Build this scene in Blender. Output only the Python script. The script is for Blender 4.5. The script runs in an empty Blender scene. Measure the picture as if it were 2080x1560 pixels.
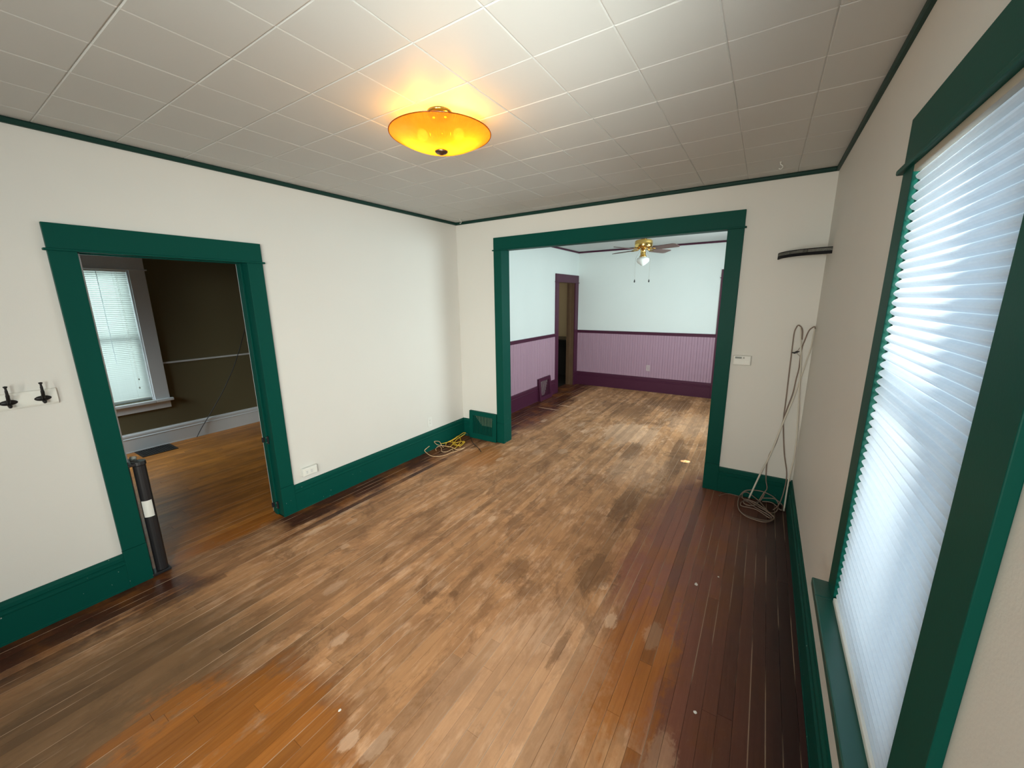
import bpy, bmesh, math, random
from mathutils import Vector, Matrix
rnd = random.Random(7)
S = bpy.context.scene
COL = S.collection
PI = math.pi

# ------------------------------------------------------------------ camera
F_PX = 793.7358
YAW, PITCH, ROLL = .5697, -.2131, -.0123
CAM = Vector((3.1568, -3.7558, 1.7178))
_cy, _sy, _cp, _sp = math.cos(YAW), math.sin(YAW), math.cos(PITCH), math.sin(PITCH)
FWD = Vector((-_sy*_cp, _cy*_cp, _sp)); _r = Vector((_cy, _sy, 0)); _u = _r.cross(FWD)
RIGHT = math.cos(ROLL)*_r + math.sin(ROLL)*_u
UP = -math.sin(ROLL)*_r + math.cos(ROLL)*_u
cam = bpy.data.objects.new('camera', bpy.data.cameras.new('camera'))
COL.objects.link(cam)
cam.matrix_world = Matrix(((RIGHT.x, UP.x, -FWD.x, CAM.x), (RIGHT.y, UP.y, -FWD.y, CAM.y),
                           (RIGHT.z, UP.z, -FWD.z, CAM.z), (0, 0, 0, 1)))
cam.data.sensor_width = 36; cam.data.lens = 36*F_PX/2080
cam.data.clip_start = .02; cam.data.clip_end = 100
S.camera = cam

# ------------------------------------------------------------------ world, daylight, exposure
W, H, FY, YN = 3.4917, 2.6, 3.627, -5.6          # room width, height, far wall of the next room, wall behind the camera
world = bpy.data.worlds.new('sky'); S.world = world; world.use_nodes = True
wb = world.node_tree.nodes['Background']
wb.inputs[0].default_value = (.72, .86, 1, 1); wb.inputs[1].default_value = 1.0

def area(name, loc, direction, sx, sy, power, color, spread=180):
    l = bpy.data.lights.new(name, 'AREA'); l.shape = 'RECTANGLE'; l.size = sx; l.size_y = sy
    l.energy = power; l.color = color; l.spread = math.radians(spread)
    o = bpy.data.objects.new(name, l); COL.objects.link(o); o.location = loc
    o.rotation_euler = Vector(direction).to_track_quat('-Z', 'Y').to_euler()
    return o
# lamps outside the seen and added windows, and one added in the kitchen
area('daylight_window_1', (W+.55, -2.45, 1.55), (-1, 0, -.12), 1.5, 2.0, 8.8, (.60, .81, 1))
area('left_wall_fill', (W+1.0, -5.75, 2.0), (-3.9, 4.2, -1.0), 1.6, 1.4, 188, (1, .985, .93), 110)  # added fill through an unseen window, aimed at the left wall
area('ceiling_fill', (W+.75, -4.75, .30), (-1.50, 2.55, 2.3), 1.6, .8, 62, (1, .985, .93), 48)  # added upward lamp that brightens the ceiling
area('back_wall_fill', (2.85, YN-.45, 1.55), (-.16, 1, 0), 1.4, 1.6, 90, (1, .94, .85), 105)  # added behind the camera to light the back wall
area('daylight_window_4', (W+.35, 1.60, 1.60), (-1, .1, -.1), 1.9, 1.7, 195, (.88, .98, 1))
area('daylight_window_2', (-3.55, -2.59, 1.55), (1, 0, -.15), 1.2, 1.8, 36, (.86, 1, .97))
area('side_room_fill', (-2.35, -4.95, 1.7), (-.30, 2.3, -1.55), .9, 1.1, 26, (.85, .95, 1), 70)  # added fill for the side room floor and baseboard
area('kitchen_fill', (-2.9, 3.2, 1.7), (1, .3, 0), .8, 1.2, 13, (1, .93, .78))  # added dim lamp lifting the tan kitchen wall; no window stands there

S.view_settings.view_transform = 'Standard'; S.view_settings.look = 'None'
S.view_settings.exposure = 0; S.view_settings.gamma = 1; S.view_settings.use_curve_mapping = False
S.cycles.max_bounces = 10; S.cycles.diffuse_bounces = 6; S.cycles.glossy_bounces = 4
S.cycles.transmission_bounces = 6; S.cycles.transparent_max_bounces = 12
S.cycles.sample_clamp_indirect = 4; S.cycles.caustics_reflective = False; S.cycles.caustics_refractive = False
S.cycles.use_denoising = True

# ------------------------------------------------------------------ materials
def srgb(r, g, b):
    f = lambda c: c/12.92 if c <= .04045 else ((c+.055)/1.055)**2.4
    return (f(r/255), f(g/255), f(b/255), 1)
class NT:
    """small helper for node trees"""
    def __init__(s, name):
        s.m = bpy.data.materials.new(name); s.m.use_nodes = True; s.t = s.m.node_tree
        s.b = s.t.nodes['Principled BSDF']; s.out = s.t.nodes['Material Output']
    def n(s, typ, **kw):
        nd = s.t.nodes.new(typ)
        for k, v in kw.items(): setattr(nd, k, v)
        return nd
    def l(s, a, b): s.t.links.new(a, b)
    def val(s, inp, v):
        if hasattr(v, 'is_linked') or isinstance(v, bpy.types.NodeSocket): s.l(v, inp)
        else: inp.default_value = v
    def math(s, op, a, b=None, c=None, clamp=False):
        nd = s.n('ShaderNodeMath', operation=op, use_clamp=clamp)
        for i, v in enumerate((a, b, c)):
            if v is not None: s.val(nd.inputs[i], v)
        return nd.outputs[0]
    def ramp(s, v, a, b, lo=0., hi=1., smooth=True):
        nd = s.n('ShaderNodeMapRange', interpolation_type='SMOOTHSTEP' if smooth else 'LINEAR')
        s.val(nd.inputs[0], v)
        for i, q in enumerate((a, b, lo, hi)): s.val(nd.inputs[i+1], q)
        return nd.outputs[0]
    def noise(s, vec, scale, detail=3, rough=.5, dist=0):
        nd = s.n('ShaderNodeTexNoise'); s.l(vec, nd.inputs['Vector'])
        nd.inputs['Scale'].default_value = scale; nd.inputs['Detail'].default_value = detail
        nd.inputs['Roughness'].default_value = rough; nd.inputs['Distortion'].default_value = dist
        return nd.outputs[0]
    def mapping(s, vec, scale=(1, 1, 1), loc=(0, 0, 0)):
        nd = s.n('ShaderNodeMapping'); s.l(vec, nd.inputs[0])
        nd.inputs['Scale'].default_value = scale; s.val(nd.inputs['Location'], loc)
        return nd.outputs[0]
    def mix(s, f, a, b, mode='MIX'):
        nd = s.n('ShaderNodeMix', data_type='RGBA', blend_type=mode)
        s.val(nd.inputs[0], f); s.val(nd.inputs[6], a); s.val(nd.inputs[7], b)
        return nd.outputs[2]
    def bump(s, h, strength=.2, dist=.002):
        nd = s.n('ShaderNodeBump'); nd.inputs['Strength'].default_value = strength
        nd.inputs['Distance'].default_value = dist; s.l(h, nd.inputs['Height'])
        s.l(nd.outputs[0], s.b.inputs['Normal'])
    def pos(s): return s.n('ShaderNodeNewGeometry').outputs['Position']

def c4(c): return tuple(c) if len(c) == 4 else (*c, 1)
def simple(name, col, rough=.5, metal=0., var=.06, scale=14., bump=0., spec=.5):
    k = NT(name); p = k.n('ShaderNodeTexCoord').outputs['Object']
    nz = k.noise(p, scale, 4); col = c4(col)
    a = tuple(min(1, x*(1-var)) for x in col[:3])+(1,); b = tuple(min(1, x*(1+var)) for x in col[:3])+(1,)
    k.l(k.mix(nz, a, b), k.b.inputs['Base Color'])
    k.b.inputs['Roughness'].default_value = rough; k.b.inputs['Metallic'].default_value = metal
    k.b.inputs['Specular IOR Level'].default_value = spec
    if bump: k.bump(k.noise(p, scale*8, 3), bump, .002)
    return k.m
def paint(name, col, rough=.6, bump=.08, var=.03, chips=None, spec=.5):
    """wall or trim paint: slight roller stipple, faint uneven tone, optional chipped specks"""
    k = NT(name); p = k.pos(); col = c4(col)
    a = tuple(x*(1-var) for x in col[:3])+(1,); b = tuple(min(1, x*(1+var)) for x in col[:3])+(1,)
    base = k.mix(k.noise(p, 1.6, 4), a, b)
    if chips:
        sp = k.n('ShaderNodeSeparateXYZ'); k.l(p, sp.inputs[0])
        m = k.math('MULTIPLY', k.ramp(k.noise(p, 48, 2), .758, .772), k.ramp(sp.outputs[2], .40, .25))   # knocks low on the trim
        base = k.mix(m, base, c4(chips))
    k.l(base, k.b.inputs['Base Color'])
    k.b.inputs['Roughness'].default_value = rough
    k.b.inputs['Specular IOR Level'].default_value = spec
    k.bump(k.noise(p, 160, 3), bump, .003)
    return k.m

M = {}
M['wall'] = paint('wall_paint', (.68, .665, .625), .55, .10)
M['wall_cool'] = paint('wall_paint_cool', (.70, .765, .755), .55, .10)
M['ceil'] = paint('ceiling_tile_paint', (.54, .54, .52), .6, .03)
M['ceil_far'] = paint('ceiling_paint', (.60, .63, .62), .6, .03)
M['green'] = paint('green_trim_paint', (.0016, .060, .045), .45, .04, .08, (.40, .42, .37), .10)
M['green_gloss'] = paint('glossy_green_sill_paint', (.006, .075, .060), .30, .03, .05, None, .6)
M['green_d'] = paint('green_crown_paint', (.005, .034, .026), .5, .05, .08, None, .25)
M['purple'] = paint('purple_trim_paint', (.062, .0125, .034), .45, .05, .08, None, .3)
M['mauve'] = paint('mauve_beadboard_paint', (.365, .230, .305), .5, .05)
M['tan_wall'] = paint('olive_tan_wall_paint', (.12, .10, .05), .7, .1)
M['kitchen'] = paint('tan_kitchen_paint', (.42, .33, .19), .6, .06)
M['white_trim'] = paint('white_trim_paint', (.62, .64, .66), .45, .04)
M['white'] = simple('white_plastic', (.72, .72, .68), .4)
M['offwhite'] = simple('offwhite_board_paint', (.76, .755, .70), .5)
M['outlet_mauve'] = simple('painted_outlet', (.46, .36, .38), .5)
M['black_matte'] = simple('matte_black', (.007, .007, .009), .7, spec=.15)
M['black'] = simple('black_plastic', (.012, .012, .014), .45)
M['black_m'] = simple('black_iron', (.018, .017, .017), .42, .6, bump=.2)
M['dark'] = simple('dark_cavity', (.008, .008, .008), .9)
M['brass'] = simple('polished_brass', (.78, .52, .16), .16, 1., var=.1)
M['bronze'] = simple('dark_bronze', (.22, .15, .11), .38, 1.)
M['blade'] = simple('walnut_fan_blade', (.115, .062, .052), .45, scale=30)
M['jamb_wood'] = simple('brown_jamb_wood', (.10, .055, .028), .5, var=.25, scale=9)
M['opal'] = simple('opal_glass', (.82, .88, .86), .22)
M['lcd'] = simple('lcd_grey', (.075, .085, .06), .3)
M['grey'] = simple('grey_plastic', (.35, .35, .31), .5)
M['tan_board'] = simple('tan_damper', (.50, .42, .28), .6, var=.15)
M['mauve_grey'] = simple('mauve_grey_damper', (.52, .44, .42), .6, var=.15)
M['beige_metal'] = simple('beige_headrail', (.36, .32, .25), .5)
M['yellow'] = simple('yellow_cord', (.62, .40, .035), .5, var=.2, scale=25)
M['tan_cord'] = simple('tan_cord', (.55, .36, .20), .5, var=.2, scale=25)
M['cable'] = simple('brown_cable', (.20, .145, .115), .55, var=.15, scale=25)
M['rod'] = simple('offwhite_rod', (.60, .57, .49), .45)
M['sub'] = simple('dark_subfloor', (.02, .012, .008), .95)
M['cabinet'] = simple('dark_table', (.012, .012, .011), .4)
M['flake'] = simple('paint_flake', (.75, .73, .70), .6)
M['slat'] = None

def translucent(name, col, trans=.6, tcol=None):
    k = NT(name); k.t.nodes.remove(k.b)
    d = k.n('ShaderNodeBsdfDiffuse'); t = k.n('ShaderNodeBsdfTranslucent'); mx = k.n('ShaderNodeMixShader')
    p = k.n('ShaderNodeTexCoord').outputs['Object']
    nz = k.noise(p, 70, 4)
    a = tuple(x*.95 for x in col); b = tuple(min(1, x*1.04) for x in col)
    cc = k.mix(nz, c4(a), c4(b)); k.l(cc, d.inputs[0])
    if tcol: t.inputs[0].default_value = c4(tcol)
    else: k.l(cc, t.inputs[0])
    mx.inputs[0].default_value = trans
    k.l(d.outputs[0], mx.inputs[1]); k.l(t.outputs[0], mx.inputs[2]); k.l(mx.outputs[0], k.out.inputs[0])
    return k.m
M['shade'] = translucent('cellular_fabric', (.80, .86, .93), .55)
M['shade_fold'] = translucent('cellular_fabric_fold', (.92, .96, 1.0), .72)
M['slat'] = translucent('blind_slat', (.80, .84, .82), .25)

def glass_mat():
    k = NT('window_glass'); k.t.nodes.remove(k.b)
    a = k.n('ShaderNodeBsdfTransparent'); g = k.n('ShaderNodeBsdfGlossy'); mx = k.n('ShaderNodeMixShader')
    a.inputs[0].default_value = (.93, .96, .95, 1); g.inputs['Roughness'].default_value = .02
    nz = k.noise(k.n('ShaderNodeTexCoord').outputs['Object'], 3, 2)
    k.l(k.ramp(nz, 0, 1, .05, .08), mx.inputs[0])
    k.l(a.outputs[0], mx.inputs[1]); k.l(g.outputs[0], mx.inputs[2]); k.l(mx.outputs[0], k.out.inputs[0])
    return k.m
M['glass'] = glass_mat()

def amber_mat():
    k = NT('amber_ribbed_glass'); k.t.nodes.remove(k.b)
    tr = k.n('ShaderNodeBsdfTranslucent'); tp = k.n('ShaderNodeBsdfTransparent'); gl = k.n('ShaderNodeBsdfGlossy')
    p = k.n('ShaderNodeTexCoord').outputs['Object']
    nz = k.noise(p, 40, 3)
    k.l(k.mix(nz, (.40, .215, .030, 1), (.46, .265, .045, 1)), tr.inputs[0])
    tp.inputs[0].default_value = (.9, .55, .10, 1); gl.inputs['Roughness'].default_value = .18
    m1 = k.n('ShaderNodeMixShader'); m1.inputs[0].default_value = .08
    k.l(tr.outputs[0], m1.inputs[1]); k.l(tp.outputs[0], m1.inputs[2])
    m2 = k.n('ShaderNodeMixShader'); m2.inputs[0].default_value = .06
    k.l(m1.outputs[0], m2.inputs[1]); k.l(gl.outputs[0], m2.inputs[2]); k.l(m2.outputs[0], k.out.inputs[0])
    return k.m
M['amber'] = amber_mat()
def emit_mat(name, col, st):
    """frosted lit bulb: glows and lets the filament light through"""
    k = NT(name); k.t.nodes.remove(k.b)
    e = k.n('ShaderNodeEmission'); t = k.n('ShaderNodeBsdfTransparent'); a = k.n('ShaderNodeAddShader')
    e.inputs[0].default_value = c4(col)
    nz = k.noise(k.n('ShaderNodeTexCoord').outputs['Object'], 5, 1); k.l(k.ramp(nz, 0, 1, st*.95, st*1.05), e.inputs[1])
    k.l(e.outputs[0], a.inputs[0]); k.l(t.outputs[0], a.inputs[1]); k.l(a.outputs[0], k.out.inputs[0])
    return k.m
M['bulb'] = emit_mat('lit_bulb', (1, .66, .20), 4)

def blob(k, px, py, cx, cy, rx, ry, soft=.5):
    """1 inside a soft ellipse on the floor, 0 outside"""
    dx = k.math('DIVIDE', k.math('SUBTRACT', px, cx), rx); dy = k.math('DIVIDE', k.math('SUBTRACT', py, cy), ry)
    d = k.math('SQRT', k.math('ADD', k.math('MULTIPLY', dx, dx), k.math('MULTIPLY', dy, dy)))
    return d
def floor_mat(name, main=True):
    k = NT(name); p = k.pos()
    sep = k.n('ShaderNodeSeparateXYZ'); k.l(p, sep.inputs[0]); px, py = sep.outputs[0], sep.outputs[1]
    mul = lambda a, b: k.math('MULTIPLY', a, b)
    add = lambda a, b: k.math('ADD', a, b)
    cen = lambda a: k.math('SUBTRACT', a, .5)
    inv = lambda a: k.math('SUBTRACT', 1., a)
    oi = k.n('ShaderNodeObjectInfo'); rv = oi.outputs['Random']
    off = k.n('ShaderNodeCombineXYZ'); k.l(mul(rv, 37.), off.inputs[0]); k.l(mul(rv, 91.), off.inputs[1])
    pv = k.mapping(p, (1, 1, 1), off.outputs[0])
    grain = k.noise(k.mapping(pv, (70, 3.2, 1)), 1.0, 5, .65, .4)
    fine = k.noise(k.mapping(pv, (240, 12, 1)), 1.0, 3, .6)
    big = k.noise(p, 1.7, 6, .62, .3)
    mid = k.noise(k.mapping(p, (1.0, .6, 1)), 6.5, 5, .65, .5)
    small = k.noise(k.mapping(p, (1, .6, 1)), 24, 4, .65)
    tiny = k.noise(k.mapping(p, (1, .5, 1)), 75, 3, .6)
    streak = k.noise(k.mapping(p, (26, 1.5, 1), (3, 9, 0)), 1.0, 4, .6)
    blot = k.noise(k.mapping(p, (1, .55, 1), (5, 2, 0)), 3.8, 7, .72, .6)
    dirt = k.noise(k.mapping(pv, (11, 2.4, 1)), 1.0, 6, .7, .5)
    jb = cen(rv)
    jit = add(add(mul(cen(big), 1.5), mul(cen(mid), 1.3)), add(mul(cen(streak), .8), mul(jb, .45)))
    jit = add(jit, mul(cen(small), .9))
    jit2 = add(add(mul(cen(small), 2.4), mul(cen(mid), 2.2)), add(mul(cen(tiny), 1.6), mul(jb, .9)))
    tan = k.mix(grain, (.36, .172, .073, 1), (.56, .300, .146, 1))
    tan = k.mix(k.ramp(mid, .40, .62), tan, k.mix(grain, (.29, .138, .060, 1), (.40, .205, .097, 1)))
    tan = k.mix(mul(k.ramp(add(k.noise(k.mapping(p, (1.3, .32, 1)), 20, 4, .62), mul(cen(big), .6)), .50, .70), .50), tan, (.68, .425, .270, 1))
    tan = k.mix(mul(k.ramp(blot, .52, .62), .72), tan, k.mix(tiny, (.145, .066, .028, 1), (.30, .150, .070, 1)))
    tan = k.mix(mul(k.ramp(dirt, .55, .68), .60), tan, (.190, .090, .040, 1))
    dark_l = k.mix(grain, (.042, .011, .0065, 1), (.10, .031, .016, 1))
    dark_r = k.mix(grain, (.195, .062, .035, 1), (.360, .135, .082, 1))
    orange = k.mix(grain, (.20, .058, .008, 1), (.46, .165, .026, 1))
    if main:
        dark = k.mix(k.ramp(px, .8, 2.2), dark_l, dark_r)
        # worn-bare amount (1 bare tan, 0 still varnished)
        wl = k.ramp(add(px, mul(jit, .24)), .23, .46)
        e1 = k.ramp(add(blob(k, px, py, 3.36, -1.10, .88, 1.75), mul(jit, .22)), .82, 1.10)
        e2 = k.ramp(add(k.math('SUBTRACT', W, px), mul(jit, .15)), .10, .50)
        e3 = k.ramp(add(blob(k, px, py, 0.15, 1.2, .55, 1.7), mul(jit, .3)), .6, 1.15)
        worn = mul(mul(wl, e1), mul(e2, e3))
        worn = k.math('MAXIMUM', worn, mul(k.ramp(add(blob(k, px, py, .10, -2.72, .34, .36), mul(jit, .22)), 1.1, .7), .85))
        # orange varnish left in patches
        o1 = k.ramp(add(blob(k, px, py, 1.62, -3.38, .62, .42), mul(jit, .50)), 1.05, .72)
        o2 = k.ramp(add(blob(k, px, py, 2.80, -2.10, .22, .62), mul(jit, 1.0)), .98, .60)
        o3 = k.ramp(add(blob(k, px, py, .66, -.50, .30, .38), mul(jit, .5)), 1.05, .60)
        o4 = k.ramp(add(blob(k, px, py, -.17, -2.65, .20, .75), mul(jit, .25)), 1.1, .75)
        om = k.math('MAXIMUM', k.math('MAXIMUM', mul(o1, .92), mul(o2, .7)), k.math('MAXIMUM', mul(o3, .6), o4))
        om = mul(om, k.ramp(k.noise(k.mapping(p, (1, .5, 1), (8, 1, 0)), 7.5, 5, .7), .72, .56))
        varn = k.mix(k.ramp(k.noise(p, 3.1, 5, .6), .45, .65), dark, k.mix(.45, dark, orange))
        varn = k.mix(mul(k.ramp(tiny, .58, .74), .30), varn, (.36, .20, .13, 1))
        # darkest varnish beside the window wall, the shade under the window painted in
        dk = k.ramp(add(k.math('SUBTRACT', W, px), mul(jit, .08)), .78, .08, smooth=False)
        varn = k.mix(mul(dk, .93), varn, (.022, .011, .0125, 1))
        col = k.mix(worn, varn, tan)
        col = k.mix(om, col, orange)
        # red-brown rim where the old varnish stops
        rim = mul(mul(o1, inv(o1)), 2.4)
        col = k.mix(mul(rim, .5), col, (.115, .038, .016, 1))
        # left foreground boards tinted grey-brown, the corner vignette painted in
        g = k.ramp(add(blob(k, px, py, .92, -3.5, .75, .75), mul(jit, .3)), 1.1, .4)
        col = k.mix(mul(mul(g, .76), inv(om)), col, (.108, .066, .033, 1))
        # bare sanded boards in the foreground right of centre
        f = k.ramp(add(blob(k, px, py, 2.38, -2.55, .42, .75), mul(jit2, .30)), 1.05, .55)
        col = k.mix(mul(f, .38), col, k.mix(grain, (.50, .288, .168, 1), (.72, .445, .280, 1)))
        # pale bare scrapes and filler spots; broad ones paint window light on the far floor
        pale = k.mix(grain, (.58, .370, .235, 1), (.72, .475, .320, 1))
        for cx, cy, rx, ry, st in ((.42, -2.29, .035, .13, .8), (.55, -2.08, .025, .05, .7), (.79, -2.31, .03, .045, .6), (1.48, -1.46, .03, .05, .8),
                               (1.47, -2.81, .035, .06, .7), (1.93, -3.08, .035, .06, .8), (2.04, -3.03, .03, .06, .7), (.40, 1.635, .2, .016, 1.), (.55, 1.92, .16, .015, 1.), (.86, -.44, .03, .06, .8),
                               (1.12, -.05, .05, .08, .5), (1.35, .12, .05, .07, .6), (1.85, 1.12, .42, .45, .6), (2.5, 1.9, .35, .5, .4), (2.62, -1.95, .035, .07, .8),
                               (2.50, -1.72, .035, .05, .8), (1.30, .9, .05, .09, .6), (1.15, 1.15, .04, .10, .6), (.62, 1.05, .04, .09, .7), (1.10, -2.60, .04, .07, .5), (2.83, -1.93, .05, .08, .4),
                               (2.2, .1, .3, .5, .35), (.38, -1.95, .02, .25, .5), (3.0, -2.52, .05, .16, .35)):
            m = k.ramp(add(blob(k, px, py, cx, cy, rx, ry), mul(jit2, .16 if ry < .02 else .48)), 1.10, .75)
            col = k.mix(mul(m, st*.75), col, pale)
        for cx, cy, rx, ry in ((1.76, -2.25, .022, .035), (1.98, -1.88, .10, .16), (2.43, -1.62, .12, .2), (2.46, -2.25, .03, .14), (2.0, .55, .12, .3), (2.45, .95, .07, .3),
                               (2.55, .5, .10, .4), (1.5, 2.2, .3, .5), (2.0, 2.9, .5, .35), (2.30, -.7, .10, .35)):
            m = k.ramp(add(blob(k, px, py, cx, cy, rx, ry), mul(jit2, .5)), 1.15, .65)
            col = k.mix(mul(m, .62), col, (.15, .070, .030, 1))
        worn_r = mul(worn, inv(om))
    else:
        orange = k.mix(grain, (.34, .115, .016, 1), (.60, .240, .045, 1))
        col = k.mix(k.ramp(mid, .35, .7), k.mix(.35, orange, dark_l), orange)
        worn_r = .45
    # tone of the single board
    hv = k.n('ShaderNodeHueSaturation'); k.l(k.ramp(rv, 0, 1, .76, 1.15, False), hv.inputs['Value']); k.l(col, hv.inputs['Color'])
    col = hv.outputs[0]
    # pale worn arrises along the boards
    tc = k.n('ShaderNodeTexCoord'); so = k.n('ShaderNodeSeparateXYZ'); k.l(tc.outputs['Object'], so.inputs[0])
    ed = k.ramp(k.math('ABSOLUTE', so.outputs[0]), .462, .488)
    em = mul(mul(ed, k.ramp(k.noise(k.mapping(p, (9, 1.6, 1)), 1.0, 3), .46, .60)), .65)
    col = k.mix(em, col, (.56, .39, .27, 1))
    k.l(col, k.b.inputs['Base Color'])
    if main:
        k.l(add(mul(worn_r, .26), add(.28, mul(small, .14))), k.b.inputs['Roughness'])
    else: k.b.inputs['Roughness'].default_value = .42
    k.b.inputs['Specular IOR Level'].default_value = .32
    k.bump(add(fine, mul(small, .6)), .22, .0016)
    return k.m
M['floor'] = floor_mat('worn_strip_floor'); M['floor_side'] = floor_mat('varnished_strip_floor', False)

# ------------------------------------------------------------------ mesh helpers
def wl(o):
    v = Vector((0, 0, 0))
    while o is not None: v += o.location; o = o.parent
    return v
def props(o, label=None, cat=None, group=None, kind=None):
    for k, v in (('label', label), ('category', cat), ('group', group), ('kind', kind)):
        if v: o[k] = v
    return o
def empty(name, loc, label, cat, group=None):
    o = bpy.data.objects.new(name, None); COL.objects.link(o); o.location = loc; o.empty_display_size = .05
    return props(o, label, cat, group)
class MB:
    def __init__(s): s.v = []; s.f = []; s.mi = []
    def add(s, vs, fs, mi=0):
        b = len(s.v); s.v += [tuple(v) for v in vs]
        for f in fs: s.f.append(tuple(i+b for i in f)); s.mi.append(mi)
        return s
    def box(s, a, b, mi=0):
        x0, x1 = sorted((a[0], b[0])); y0, y1 = sorted((a[1], b[1])); z0, z1 = sorted((a[2], b[2]))
        return s.add([(x0,y0,z0),(x1,y0,z0),(x1,y1,z0),(x0,y1,z0),(x0,y0,z1),(x1,y0,z1),(x1,y1,z1),(x0,y1,z1)],
                     [(0,3,2,1),(4,5,6,7),(0,1,5,4),(1,2,6,5),(2,3,7,6),(3,0,4,7)], mi)
    def prism(s, prof, fn, a, b, mi=0):
        """closed 2-D profile swept from a to b; fn(u, v, t) -> point"""
        n = len(prof); vs = [fn(u, v, a) for u, v in prof]+[fn(u, v, b) for u, v in prof]
        fs = [(i, (i+1) % n, n+(i+1) % n, n+i) for i in range(n)]+[tuple(range(n-1, -1, -1)), tuple(range(n, 2*n))]
        return s.add(vs, fs, mi)
    def tube(s, pts, r, n=8, caps=True, mi=0):
        pts = [Vector(p) for p in pts]; m = len(pts); rr = r if isinstance(r, (list, tuple)) else [r]*m
        up = Vector((0, 0, 1)); vs = []; prev = None
        for i, p in enumerate(pts):
            t = (pts[min(i+1, m-1)]-pts[max(i-1, 0)])
            t = t.normalized() if t.length > 1e-9 else Vector((0, 0, 1))
            if prev is None: a = t.cross(up) if abs(t.z) < .95 else t.cross(Vector((1, 0, 0)))
            else: a = prev-t*prev.dot(t)
            if a.length < 1e-6: a = t.orthogonal()
            a.normalize(); prev = a; c = t.cross(a)
            for j in range(n):
                q = 2*PI*j/n; vs.append(p+rr[i]*(math.cos(q)*a+math.sin(q)*c))
        fs = [(i*n+j, i*n+(j+1) % n, (i+1)*n+(j+1) % n, (i+1)*n+j) for i in range(m-1) for j in range(n)]
        if caps: fs += [tuple(range(n-1, -1, -1)), tuple(range((m-1)*n, m*n))]
        return s.add(vs, fs, mi)
    def lathe(s, prof, c=(0, 0, 0), n=32, mi=0, rib=0, ribn=0):
        """prof: (radius, z) pairs, around z"""
        vs = []
        for r, z in prof:
            for j in range(n):
                q = 2*PI*j/n; k = 1+(rib*math.cos(ribn*q) if rib else 0)
                vs.append((c[0]+r*k*math.cos(q), c[1]+r*k*math.sin(q), c[2]+z))
        m = len(prof)
        fs = [(i*n+j, i*n+(j+1) % n, (i+1)*n+(j+1) % n, (i+1)*n+j) for i in range(m-1) for j in range(n)]
        if prof[0][0] > 1e-6: fs.append(tuple(range(n-1, -1, -1)))
        if prof[-1][0] > 1e-6: fs.append(tuple(range((m-1)*n, m*n)))
        return s.add(vs, fs, mi)
    def mesh(s, name, mats, smooth=False, bevel=0, off=(0, 0, 0), seg=2):
        me = bpy.data.meshes.new(name); o = Vector(off)
        me.from_pydata([Vector(v)-o for v in s.v], [], s.f)
        bm = bmesh.new(); bm.from_mesh(me); bmesh.ops.remove_doubles(bm, verts=bm.verts, dist=1e-6)
        bmesh.ops.recalc_face_normals(bm, faces=bm.faces)
        if bevel:
            es = [e for e in bm.edges if len(e.link_faces) == 2 and e.calc_face_angle() > .6]
            bmesh.ops.bevel(bm, geom=es, offset=bevel, segments=seg, affect='EDGES', profile=.5, clamp_overlap=True)
        bm.to_mesh(me); bm.free()
        if not isinstance(mats, (list, tuple)): mats = [mats]
        for m in mats: me.materials.append(m)
        if smooth:
            for p in me.polygons: p.use_smooth = True
        return me
    def build(s, name, mat, parent=None, smooth=False, bevel=0, seg=2, flat_mi=False):
        off = wl(parent) if parent is not None else (0, 0, 0)
        me = bpy.data.meshes.new(name) if False else s.mesh(name, mat, smooth, bevel, off, seg)
        o = bpy.data.objects.new(name, me); COL.objects.link(o)
        if parent is not None: o.parent = parent
        return o
def thing_mesh(mb, name, mat, loc, label, cat, **kw):
    """a thing that is one mesh, with its origin at its base"""
    g = kw.pop('group', None)
    me = mb.mesh(name, mat, kw.get('smooth', False), kw.get('bevel', 0), loc, kw.get('seg', 2))
    o = bpy.data.objects.new(name, me); COL.objects.link(o); o.location = loc
    return props(o, label, cat, g)
def struct(mb, name, mat, label=None, bevel=0, smooth=False):
    o = mb.build(name, mat, None, smooth, bevel); return props(o, label, None, None, 'structure')
def inst(me, name, parent, loc, scale=(1, 1, 1), rot=(0, 0, 0)):
    o = bpy.data.objects.new(name, me); COL.objects.link(o); o.parent = parent
    o.location = Vector(loc)-wl(parent); o.scale = scale; o.rotation_euler = rot
    return o
def spline(pts, sub=6):
    pts = [Vector(p) for p in pts]; out = []
    for i in range(len(pts)-1):
        p0, p1, p2, p3 = pts[max(i-1, 0)], pts[i], pts[i+1], pts[min(i+2, len(pts)-1)]
        for k in range(sub):
            t = k/sub
            out.append(.5*((2*p1)+(-p0+p2)*t+(2*p0-5*p1+4*p2-p3)*t*t+(-p0+3*p1-3*p2+p3)*t*t*t))
    out.append(pts[-1]); return out
def sight(u, v, ax, val):
    """where the line of sight through a point of the photograph meets a real plane of the room"""
    d = (u-1040)/F_PX*RIGHT-(v-780)/F_PX*UP+FWD
    return CAM+d*((val-CAM[ax])/d[ax])

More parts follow.
